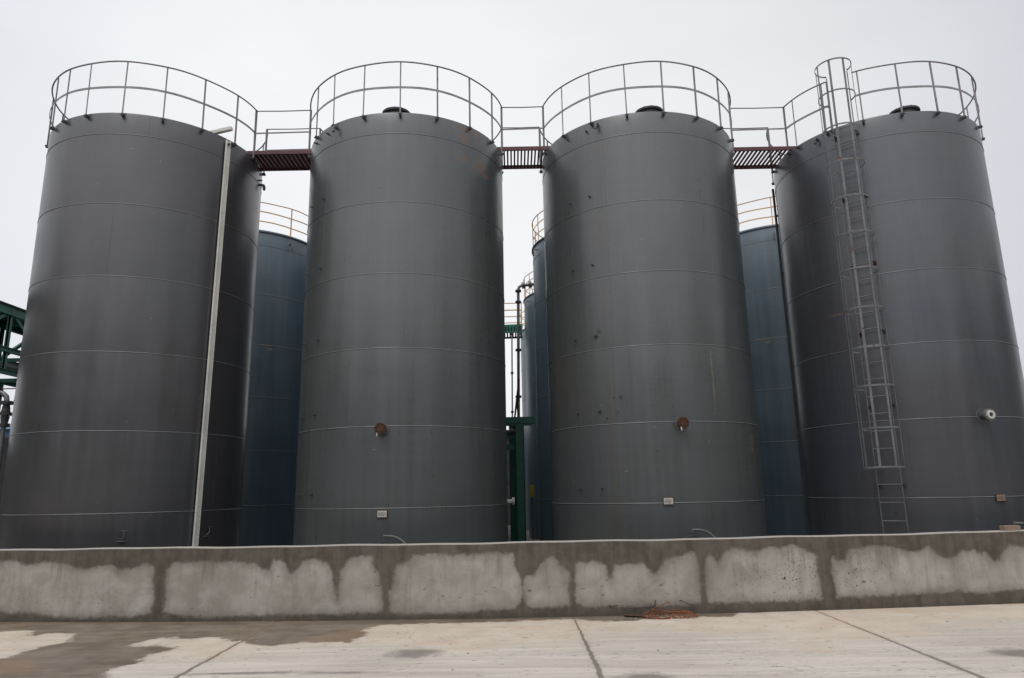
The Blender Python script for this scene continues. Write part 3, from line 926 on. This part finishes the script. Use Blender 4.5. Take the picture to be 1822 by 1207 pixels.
def caged_ladder(t, a0):
    n, g_ = nrm(a0), tng(a0); up = Vector((0, 0, 1))
    O = n*(R+.165)
    pt = lambda dn, dt, z: O+n*dn+g_*dt+up*z
    st = MB()
    for s_ in (-1, 1):
        st.bar(pt(0, s_*.213, .12), pt(0, s_*.213, TOPR+.0), .012, .046, up=n)
    lad = st.build('ladder', 'ladder paint', t)
    z = .94+ZL-.344*2
    while z < RIM+.1:
        b = MB(); b.tube([pt(.0, -.208, z), pt(.0, .208, z)], .0115, 8); b.build('rung', 'ladder paint', lad); z += .344
    hz = [1.95, 2.69, 3.50, 4.265, 5.06, 5.865, 6.63, 7.41, 8.205, 9.0, 9.785, 10.51]
    cd, rh = .27, .365
    for i, z in enumerate(hz):
        h = MB(); zz = z+ZL; N = 28; lim = 143
        P = [pt(cd+rh*math.cos(rad(q)), rh*math.sin(rad(q)), zz) for q in np.linspace(-lim, lim, N)]
        P = [pt(.01, -.213, zz)]+P+[pt(.01, .213, zz)]
        for a, b in zip(P[:-1], P[1:]):
            h.bar(a, b+(b-a)*.02, .006, .034)
        h.build('cage_hoop', 'ladder paint', lad)
    for q in (-90, -45, 2, 48, 92):
        b = MB()
        dn, dt = cd+(rh-.009)*math.cos(rad(q)), (rh-.009)*math.sin(rad(q))
        rdir = n*math.cos(rad(q))+g_*math.sin(rad(q))
        b.bar(pt(dn, dt, hz[0]+ZL-.02), pt(dn, dt, hz[-1]+ZL+.02), .044, .006, up=rdir)
        b.build('cage_bar', 'ladder paint', lad)
    for z in (1.75, 3.3, 4.8, 6.25, 7.75, 9.2):
        for s_ in (-1, 1):
            b = MB(); b.bar(pt(-.17, s_*.213, z), pt(0, s_*.213, z), .045, .008)
            b.box(pt(-.16, s_*.213, z), (.09, .012, .09), rad(a0))
            b.build('ladder_bracket', 'dark bracket' if z != 6.25 else 'dull rust', lad)
    return lad
caged_ladder(t4, -39.8)

# ---- second row: blue tanks with yellow rails
def blue_tank(label, loc, rot):
    t = thing('storage_tank', label, 'tank', loc, rad(rot), 'blue storage tanks behind the grey row')
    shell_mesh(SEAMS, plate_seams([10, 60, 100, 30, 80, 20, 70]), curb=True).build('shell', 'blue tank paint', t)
    guard_rail(t, 10.21+ZL, [], [k*19.5 for k in range(18)], [9.60+ZL, 9.91+ZL], 'yellow rail paint', 'yellow rail paint', rr=R-.0, bracket=False, mid_h=.034)
    for a in (0, 90, 180, 270):
        v = MB(); v.tube([pol(a, R-.01, 9.2), pol(a, R+.10, 9.22), pol(a, R+.13, 9.12), pol(a, R+.12, 8.98)], .022, 8); v.build('lifting_lug', 'grey primer', t)
    hb = MB()
    hb.disc((1.35, -.95, RIM+.02), (0, 0, .22), .2, .2, 24); hb.disc((1.35, -.95, RIM+.24), (0, 0, .03), .26, .26, 24)
    hb.build('roof_hatch', 'hatch paint', t)
    return t
b1 = blue_tank('dark blue tank behind the cable tray tank and the rust patched tank', (-8.42, 21.506, BASE_Z), 51.2)
def blue_copy(label, loc, rot):
    c = copy_tree(b1); c.location = loc; c.rotation_euler = (0, 0, rad(rot)); c['label'] = label
    return c
b5 = blue_copy('blue tank seen between the chipped grey tank and the ladder tank', (8.731, 21.95, BASE_Z), -21.2)
b2 = blue_copy('nearest of the blue tanks stepping away behind the chipped grey tank', (2.96, 21.7, BASE_Z), 18.3)
b3 = blue_copy('second blue tank behind the chipped grey tank, half hidden by the nearer blue one', (2.76, 28.0, BASE_Z), 22.0)
b4 = blue_copy('farthest blue tank in the gap beside the thin vertical pipes', (2.66, 34.0, BASE_Z), 10.0)

b6 = blue_copy('blue tank hidden behind the rust patched grey tank', (-2.62, 21.6, BASE_Z), 5.0)
b7 = blue_copy('blue tank hidden farther back behind the rust patched grey tank', (-2.68, 28.0, BASE_Z), 12.0)


# ---------------------------------------------------------------- walkways between the grey tanks
def walkway(label, xa, xb, yn, yf, near_x, far_x, pitch, wbar, hbar):
    """xa,xb: beam ends; near_x / far_x: x of the rail ends on the tanks"""
    z0 = RIM+BASE_Z+.012
    t = thing('walkway', label, 'walkway', ((xa+xb)/2, (yn+yf)/2, z0), 0, 'red oxide walkways joining the grey tanks')
    L = lambda x, y, z: Vector((x-(xa+xb)/2, y-(yn+yf)/2, z-z0))
    for y, s_ in ((yn, 1), (yf, -1)):
        b = MB()
        b.bar(L(xa, y, z0+.045), L(xb, y, z0+.045), .006, .09)
        b.bar(L(xa, y+s_*.02, z0+.003), L(xb, y+s_*.02, z0+.003), .04, .006)
        b.bar(L(xa, y+s_*.02, z0+.087), L(xb, y+s_*.02, z0+.087), .04, .006)
        b.build('beam', 'red oxide', t)
    g_ = MB(); x = xa+.06
    while x < xb-.04:
        g_.bar(L(x, yn+.008, z0+.02+hbar/2), L(x, yf-.008, z0+.02+hbar/2), wbar, hbar)
        x += pitch
    g_.build('grating', 'red oxide', t)
    for y, (x0, x1), dz in ((yn, near_x, 0), (yf, far_x, .02)):
        r = MB(); r.tube([L(x0, y, 10.455+dz), L((x0+x1)/2, y, 10.445+dz), L(x1, y, 10.455+dz)], .0135, 8)
        hr = r.build('handrail', 'rail steel', t)
        m_ = MB(); m_.bar(L(x0, y, 9.885+dz), L(x1, y, 9.90+dz), .007, .036); m_.build('mid_rail', 'rail steel', hr)
        for x in (x0+.01, x1-.01):
            p = MB(); p.angle(L(x, y, z0+.085), L(x, y, 10.45+dz), .022, .005, (0, -1, 0)); p.build('post', 'rail steel', hr)
    return t
def edge_x(k, y, sgn, r=R+.06):
    return T[k][0]+sgn*math.sqrt(r*r-(y-T[k][1])**2)
for lab, i, j, yn, yf, pitch, wb, hb in (
        ('narrow red walkway from the cable tray tank to the rust patched tank', 1, 2, 14.87, 15.74, .104, .078, .045),
        ('narrow red walkway between the two middle grey tanks', 2, 3, 14.90, 15.88, .081, .038, .03),
        ('narrow red walkway leading to the tank with the caged ladder', 3, 4, 15.13, 16.12, .098, .042, .03)):
    walkway(lab, edge_x(i, yn, 1, R)-.2, edge_x(j, yn, -1, R)+.2, yn, yf,
            (edge_x(i, yn, 1), edge_x(j, yn, -1)), (edge_x(i, yf, 1), edge_x(j, yf, -1)), pitch, wb, hb)


# ---------------------------------------------------------------- steelwork and pipes behind
def flange(mb, c, ax, r, th=.03):
    c = Vector(c); ax = Vector(ax).normalized()
    mb.disc(c-ax*th, ax*(th*.9), r, r, 16); mb.disc(c+ax*th*.1, ax*(th*.9), r, r, 16)

# green truss of the pipe bridge on the far left, running away from the camera
def truss():
    t = thing('pipe_bridge', 'green steel lattice pipe bridge beyond the cable tray tank', 'pipe bridge', (-14.5, 21, BASE_Z))
    O = Vector((-14.5, 21, BASE_Z))
    L = lambda x, y, z: Vector((x, y, z))-O
    x0, x1 = -14.0, -15.3; z0, z1 = 5.1, 6.82; ya, yb = 12.0, 30.0
    for x in (x0, x1):
        for z, h in ((z0, .12), (z1, .28), ((z0+z1)/2-.25, .12)):
            c = MB()
            c.bar(L(x, ya, z), L(x, yb, z), .015, h)
            c.bar(L(x, ya, z+h/2), L(x, yb, z+h/2), .12, .012)
            c.bar(L(x, ya, z-h/2), L(x, yb, z-h/2), .12, .012)
            c.build('chord', 'green truss paint', t)
        y = ya+.9; k = 0
        while y < yb:
            c = MB(); c.bar(L(x, y, z0), L(x, y, z1), .16, .012, up=(1, 0, 0)); c.bar(L(x, y-.06, z0), L(x, y-.06, z1), .012, .1, up=(0, 1, 0)); c.build('upright', 'green truss paint', t)
            d = MB()
            za, zb = ((z0+z1)/2-.25, z1) if k % 2 == 0 else (z1, (z0+z1)/2-.25)
            d.angle(L(x+.01, y-1.5, za), L(x+.01, y, zb), .09, .01, (1, 0, 0)); d.build('brace', 'green truss paint', t)
            y += 1.5; k += 1
    y = ya+.9
    while y < yb:
        for z in (z0, (z0+z1)/2-.25, z1-.02):
            c = MB(); c.bar(L(x0, y, z), L(x1, y, z), .08, .10); c.build('cross_beam', 'green truss paint', t)
        y += 1.5
    d = MB(); d.bar(L((x0+x1)/2, ya, z1+.112), L((x0+x1)/2, yb, z1+.112), 1.42, .006); d.build('deck_plate', 'grey primer', t)
    for y in (ya+.4, 20.5, yb-.4):
        for x in (x0-.02, x1+.02):
            c = MB(); c.bar(L(x, y, BASE_Z-.02), L(x, y, z0-.07), .012, .18, up=(0, 1, 0)); c.bar(L(x-.09, y, BASE_Z-.02), L(x-.09, y, z0-.07), .18, .012, up=(1, 0, 0)); c.bar(L(x+.09, y, BASE_Z-.02), L(x+.09, y, z0-.07), .18, .012, up=(1, 0, 0))
            c.build('column', 'green truss paint', t)
    for i, (x, r) in enumerate(((-14.35, .09), (-14.75, .06), (-15.0, .05))):
        p = MB(); p.tube([L(x, ya, z0+.16+r), L(x, (ya+yb)/2, z0+.16+r), L(x, yb, z0+.16+r)], r, 12); p.build('carried_pipe', 'galvanised pipe', t)
truss()

def valve_stack():
    x, y = -12.40, 17.0
    t = thing('valve_stack', 'grey vertical pipe with stacked flanged valves left of the cable tray tank', 'valve', (x, y, BASE_Z))
    L = lambda a, b, z: Vector((a, b, z-BASE_Z))
    p = MB(); p.tube([L(0, 0, BASE_Z), L(0, 0, 3.55)], .055, 14); p.tube([L(0, 0, 3.5), L(0, 0, 4.0), L(-.03, 0, 4.12), L(-.12, 0, 4.2), L(-.2, 0, 4.22)], .06, 14)
    p.build('riser', 'galvanised pipe', t)
    v = MB()
    for z, r in ((3.38, .12), (3.425, .12), (3.56, .09), (3.66, .14), (3.70, .14), (3.83, .085), (3.93, .15), (3.97, .15)):
        v.disc(L(0, 0, z), (0, 0, .035), r, r, 20)
    v.disc(L(0, 0, 3.46), (0, 0, .18), .075, .10, 20); v.disc(L(0, 0, 3.75), (0, 0, .17), .10, .07, 20)
    v.build('gate_valve', 'dark bracket', t)
    h = MB(); h.tube([L(0, 0, 3.7), L(.24, 0, 3.7)], .02, 8); h.disc(L(.24, 0, 3.7), (.02, 0, 0), .09, .09, 20); h.build('hand_wheel', 'dark bracket', t)
    e = MB(); flange(e, L(-.22, 0, 4.22), (1, 0, 0), .12); flange(e, L(-.27, 0, 4.22), (1, 0, 0), .12); e.build('end_flange', 'dull rust', t)
    s = MB(); s.tube([L(.12, .1, 4.02), L(.15, .1, 4.45), L(.17, .1, 4.62)], .028, 10); s.box(L(.19, .1, 4.66), (.16, .06, .07)); s.tube([L(.2, .1, 4.67), L(.75, .1, 4.67)], .02, 8); s.build('branch_pipe', 'galvanised pipe', t)
    s = MB(); s.bar(L(-.9, .05, 3.40), L(.4, .05, 3.40), .03, .03); s.build('support_bar', 'yellow rail paint', t)
valve_stack()
hr = MB()
for z in (4.0, 4.35):
    hr.tube([(-16.5, 17.3, z), (-11.2, 17.3, z+.02)], .016, 8)
for x in (-16, -14.6, -13.2, -11.8):
    hr.tube([(x, 17.3, 3.2), (x, 17.3, 4.37)], .016, 8)
hro = hr.build('handrail', 'galvanised pipe'); tag(hro, 'thin grey handrail on the dark low block at the far left', 'handrail')
sb = MB(); sb.box((-15.5, 18.2, 1.52), (7.6, 1.6, 3.3), 0, .02)
tag(sb.build('service_block', 'shed grey'), 'dark low service block carrying the flanged valves', 'block')
fb = thing('shed', 'small blue shed far behind the flanged valves', 'shed', (-24, 33, BASE_Z))
q = MB(); q.box((0, 0, 2.4), (5, 4, 4.8)); q.build('wall', 'cloth dull blue', fb)
q = MB(); q.add([(-2.7, -2.2, 4.82), (2.7, -2.2, 4.82), (2.7, 2.2, 4.82), (-2.7, 2.2, 4.82), (-2.7, 0, 5.3), (2.7, 0, 5.3)], [(0, 1, 5, 4), (3, 4, 5, 2), (0, 4, 3), (1, 2, 5), (0, 3, 2, 1)]); q.build('roof', 'cloth dull blue', fb)

# green support frame in the middle gap
def support_frame():
    t = thing('support_frame', 'dark green steel pipe support standing between the two middle tanks', 'pipe support', (.15, 18, BASE_Z))
    L = lambda x, y, z: Vector((x-.15, y-18, z-BASE_Z))
    c = MB(); x, y = .14, 18.0; top = 3.32
    c.bar(L(x, y, BASE_Z-.02), L(x, y, top), .01, .16, up=(0, 1, 0))
    c.bar(L(x, y-.08, BASE_Z-.02), L(x, y-.08, top), .17, .012, up=(0, 1, 0)); c.bar(L(x, y+.08, BASE_Z-.02), L(x, y+.08, top), .17, .012, up=(0, 1, 0))
    c.build('column', 'green steel paint', t)
    c = MB(); x, y = -.03, 18.9
    c.bar(L(x, y, BASE_Z-.02), L(x, y, top), .15, .012, up=(0, 1, 0)); c.bar(L(x, y+.14, BASE_Z-.02), L(x, y+.14, top), .15, .012, up=(0, 1, 0)); c.bar(L(x, y+.07, BASE_Z-.02), L(x, y+.07, top), .01, .14, up=(0, 1, 0))
    c.build('column', 'green steel paint', t)
    b = MB()
    b.bar(L(-.42, 17.9, 3.40), L(.55, 17.9, 3.40), .01, .15); b.bar(L(-.42, 17.95, 3.48), L(.55, 17.95, 3.48), .1, .01); b.bar(L(-.42, 17.95, 3.322), L(.55, 17.95, 3.322), .1, .01)
    b.build('cap_beam', 'green steel paint', t)
    b = MB(); b.bar(L(-.5, 18.7, 3.40), L(.5, 18.7, 3.40), .1, .14); b.build('cap_beam', 'green steel paint', t)
    b = MB(); b.bar(L(-.5, 18.3, 2.75), L(.14, 18.3, 2.75), .08, .14); b.build('cross_beam', 'green steel paint', t)
    b = MB(); b.tube([L(-.6, 18.15, 3.12), L(-.1, 18.15, 3.12), L(.06, 18.15, 3.12)], .06, 12)
    for xx in (-.3, -.05): flange(b, L(xx, 18.15, 3.12), (1, 0, 0), .1)
    b.build('carried_pipe', 'dark bracket', t)
    b = MB(); b.tube([L(-.7, 17.7, .38), L(.45, 17.7, .38), L(.45, 17.7, .45)], .022, 8); b.build('low_pipe', 'galvanised pipe', t)
support_frame()

def riser(label, x0, x1, y, z0, z1, r, fl, elbow=False, mat='galvanised pipe'):
    t = thing('vertical_pipe', label, 'pipe', (x0, y, z0))
    L = lambda a, b, z: Vector((a-x0, b-y, z-z0))
    p = MB(); pts = [L(x0, y, z0), L(x1, y, z1)]
    if elbow:
        pts += [L(x1+.03, y, z1+.09), L(x1+.12, y, z1+.15), L(x1+.9, y+.1, z1+.26)]
    p.tube(pts, r, 12)
    p.build('pipe', mat, t)
    for z in fl:
        f = MB(); xx = x0+(x1-x0)*(z-z0)/(z1-z0); flange(f, L(xx, y, z), (0, 0, 1), r*2.0, .035); f.build('flange', 'dark bracket', t)
    if elbow:
        for xx, zz in ((.18, .16), (.42, .19), (.68, .225)):
            f = MB(); flange(f, L(x1+xx, y+.02, z1+zz), (1, 0, .13), r*2.3, .05); f.build('flange', 'galvanised pipe', t)
    return t
riser('tall grey pipe with an elbow at its top in the middle gap', .10, .25, 23.5, BASE_Z, 8.5, .052, (8.45, 8.05, 6.35, 4.74), True)
riser('thin grey pipe under the green slotted beam in the middle gap', -.1, 0.0, 26, BASE_Z, 7.50, .028, (7.48, 5.97, 4.5))
br = MB(); br.angle((.03, 23.3, 3.9), (.21, 23.4, 5.35), .06, .008, (0, -1, 0)); br.angle((.17, 23.32, 3.9), (.12, 23.38, 4.6), .05, .008, (0, -1, 0))
bo = MB(); bo.box((.09, 23.3, 1.9), (.5, .4, 4.0), 0, .02)
bt = thing('braced_pedestal', 'rusty diagonal braces on a dark pedestal behind the green support', 'brace', (.09, 23.3, BASE_Z))
for o in (br.build('brace', 'dull rust'), bo.build('pedestal', 'shed grey')):
    for v in o.data.vertices: v.co -= Vector((.09, 23.3, BASE_Z))
    o.parent = bt

# green slotted gangway with yellow rails far behind
def gangway():
    t = thing('gangway', 'green slotted gangway with yellow rails far back in the middle gap', 'gangway', (-1.5, 31, 8.7))
    L = lambda x, y, z: Vector((x+1.5, y-31, z-8.7))
    x0, x1 = -3.2, .5
    for y in (31.0, 32.2):
        b = MB(); s = .023
        b.bar(L(x0, y, 8.62), L(x1, y, 8.62+.08), .02, .09); b.bar(L(x0, y, 8.95-.05), L(x1, y, 9.0), .02, .12)
        x = x0
        while x < x1:
            b.bar(L(x, y, 8.64), L(x, y, 8.93), .012, .07, up=(1, 0, 0)); x += .13
        b.build('slotted_beam', 'green steel paint', t)
    d = MB(); d.bar(L(x0, 31.6, 8.93), L(x1, 31.6, 9.0), 1.14, .01); d.build('deck', 'green steel paint', t)
    for y in (31.0, 32.2):
        for dz in (.42, .72, 1.05):
            r = MB(); r.tube([L(x0, y, 9.0+dz-.04), L(x1, y, 9.0+dz)], .022, 8); r.build('rail', 'yellow rail paint', t)
        for x in (-3, -1.8, -.5, .45):
            p = MB(); p.tube([L(x, y, 8.98), L(x, y, 10.03)], .022, 8); p.build('post', 'yellow rail paint', t)
    for x in (-3.0, -.9):
        p = MB(); p.bar(L(x, 31.6, BASE_Z-.02), L(x, 31.6, 8.6), .2, .2, up=(0, 1, 0)); p.build('column', 'green steel paint', t)
gangway()
yb = MB(); yb.box((.445, 18.9, 1.62), (.14, .12, .3), 0, .01); yb.box((.445, 18.835, 1.64), (.09, .012, .09), 0)
yp = MB(); yp.bar((.445, 18.98, BASE_Z-.02), (.445, 18.98, 1.75), .04, .04, up=(0, 1, 0))
ybo = yb.build('junction_box', 'yellow box paint'); yp.build('pole', 'shed grey', ybo)
tag(ybo, 'small dull yellow junction box beside the green support', 'box')
# dark equipment shed closing the view at the foot of the middle gap
ds = thing('pump_house', 'dark low pump house far behind the green support', 'building', (-1.2, 40, BASE_Z))
q = MB(); q.box((0, 0, 2.4), (38, 4, 4.8)); q.build('wall', 'shed grey', ds)
q = MB(); q.box((0, 0, 4.88), (38.4, 4.4, .14)); q.build('roof', 'shed grey', ds)

# ---------------------------------------------------------------- small things at the wall
bk = MB(); bk.box((7.07, 10.36, .955+.036), (.235, .11, .072), rad(4), .006)
tag(bk.build('brick', 'brick clay'), 'brown brick lying on top of the concrete wall', 'brick')

def wire_pile():
    t = thing('scrap_wire_bundle', 'tangled rusty reinforcing wire lying at the foot of the wall', 'scrap wire', (1.95, 9.6, 0))
    rr = random.Random(3)
    def loop(pts, r=.0065, m='rebar rust'):
        w_ = MB(); w_.tube([Vector((x-1.95, y-9.6, z)) for x, y, z in pts], r, 6); w_.build('wire', m, t)
    loop([(1.65, 9.62, .015), (1.72, 9.53, .012), (1.85, 9.50, .012), (1.98, 9.51, .03), (2.02, 9.58, .05), (1.95, 9.68, .06), (1.82, 9.72, .05), (1.70, 9.68, .03), (1.64, 9.62, .02)])
    loop([(1.66, 9.60, .02), (1.70, 9.55, .01), (1.86, 9.52, .01), (1.97, 9.54, .01)], .009)
    loop([(1.68, 9.66, .05), (1.80, 9.68, .11), (1.92, 9.72, .15), (1.97, 9.72, .17), (2.02, 9.72, .165)])
    loop([(1.76, 9.66, .09), (1.86, 9.62, .10), (2.0, 9.60, .07), (2.1, 9.60, .07), (2.24, 9.60, .065)])
    loop([(1.84, 9.68, .07), (1.93, 9.60, .05), (1.98, 9.56, .03), (2.04, 9.52, .01)])
    for x in (2.06, 2.14, 2.22):
        loop([(x-.05, 9.66, .07), (x+.03, 9.56, .03), (x+.05, 9.52, .01)])
    loop([(2.0, 9.55, .01), (2.1, 9.52, .01), (2.22, 9.53, .012), (2.3, 9.54, .03)])
    loop([(2.02, 9.7, .08), (2.12, 9.68, .08), (2.27, 9.66, .06), (2.31, 9.58, .01)])
    loop([(2.08, 9.62, .05), (2.2, 9.6, .05), (2.30, 9.6, .04), (2.33, 9.56, .01)])
    for k in range(7):
        x = rr.uniform(1.7, 2.25); y = rr.uniform(9.54, 9.7)
        a = rr.uniform(-.5, .5)
        loop([(x-.08, y-.08*a, .012+rr.random()*.03), (x, y+.02, .03+rr.random()*.04), (x+.1, y+.1*a, .012)], .005)
    s = MB(); s.angle(Vector((1.40-1.95, .13, .03)), Vector((1.66-1.95, .04, .022)), .035, .006, (0, -.3, 1)); s.build('steel_angle', 'dull rust', t)
wire_pile()
def stick(label, pts, r, mat='dark bracket'):
    w_ = MB(); w_.tube(pts, r, 6); tag(w_.build('tie_wire', mat), label, 'wire')
stick('bent tie wire poking out of the wall left of the rusty bundle', [(1.23, 9.83, .14), (1.24, 9.76, .13), (1.34, 9.74, .145)], .006, 'dull rust')
stick('long thin dark rod leaning along the wall behind the rusty bundle', [(1.38, 9.79, .085), (1.6, 9.80, .098), (1.85, 9.82, .115)], .004)
stick('short upright wire stub above the rusty bundle', [(1.83, 9.83, .12), (1.835, 9.81, .16), (1.84, 9.80, .19)], .006)
stick('curled tie wire end right of the rusty bundle', [(2.17, 9.84, .175), (2.19, 9.80, .18), (2.26, 9.79, .14), (2.34, 9.80, .125)], .006)

def stone(label, x, y, s):
    bm = bmesh.new(); bmesh.ops.create_icosphere(bm, subdivisions=2, radius=1)
    for v in bm.verts:
        k = 1+random.uniform(-.22, .22)
        v.co = Vector((v.co.x*s*k, v.co.y*s*.8*k, max(v.co.z, -.5)*s*.6*k))
    me = bpy.data.meshes.new('pebble'); bm.to_mesh(me); bm.free(); me.materials.append(MATS['stone grit'])
    o = bpy.data.objects.new('pebble', me); COL.objects.link(o); o.location = (x, y, s*.28)
    tag(o, label, 'pebble', 'loose pebbles on the pavement')
stone('pale pebble beside the end of the rusty steel angle', 1.52, 9.54, .014)
stone('tiny pale pebble left of the round dark stain', -1.32, 7.86, .012)
stone('pebble on the pavement right of the round dark stain', -.52, 7.78, .013)
stone('pebble nearest the camera below the round dark stain', -.62, 7.1, .014)
stone('pebble near the middle pavement joint', 1.45, 7.75, .012)
stone('pebble on the pavement under the brown brick', 5.2, 9.0, .016)
stone('pebble beside the wet patch at the left', -3.0, 8.6, .013)
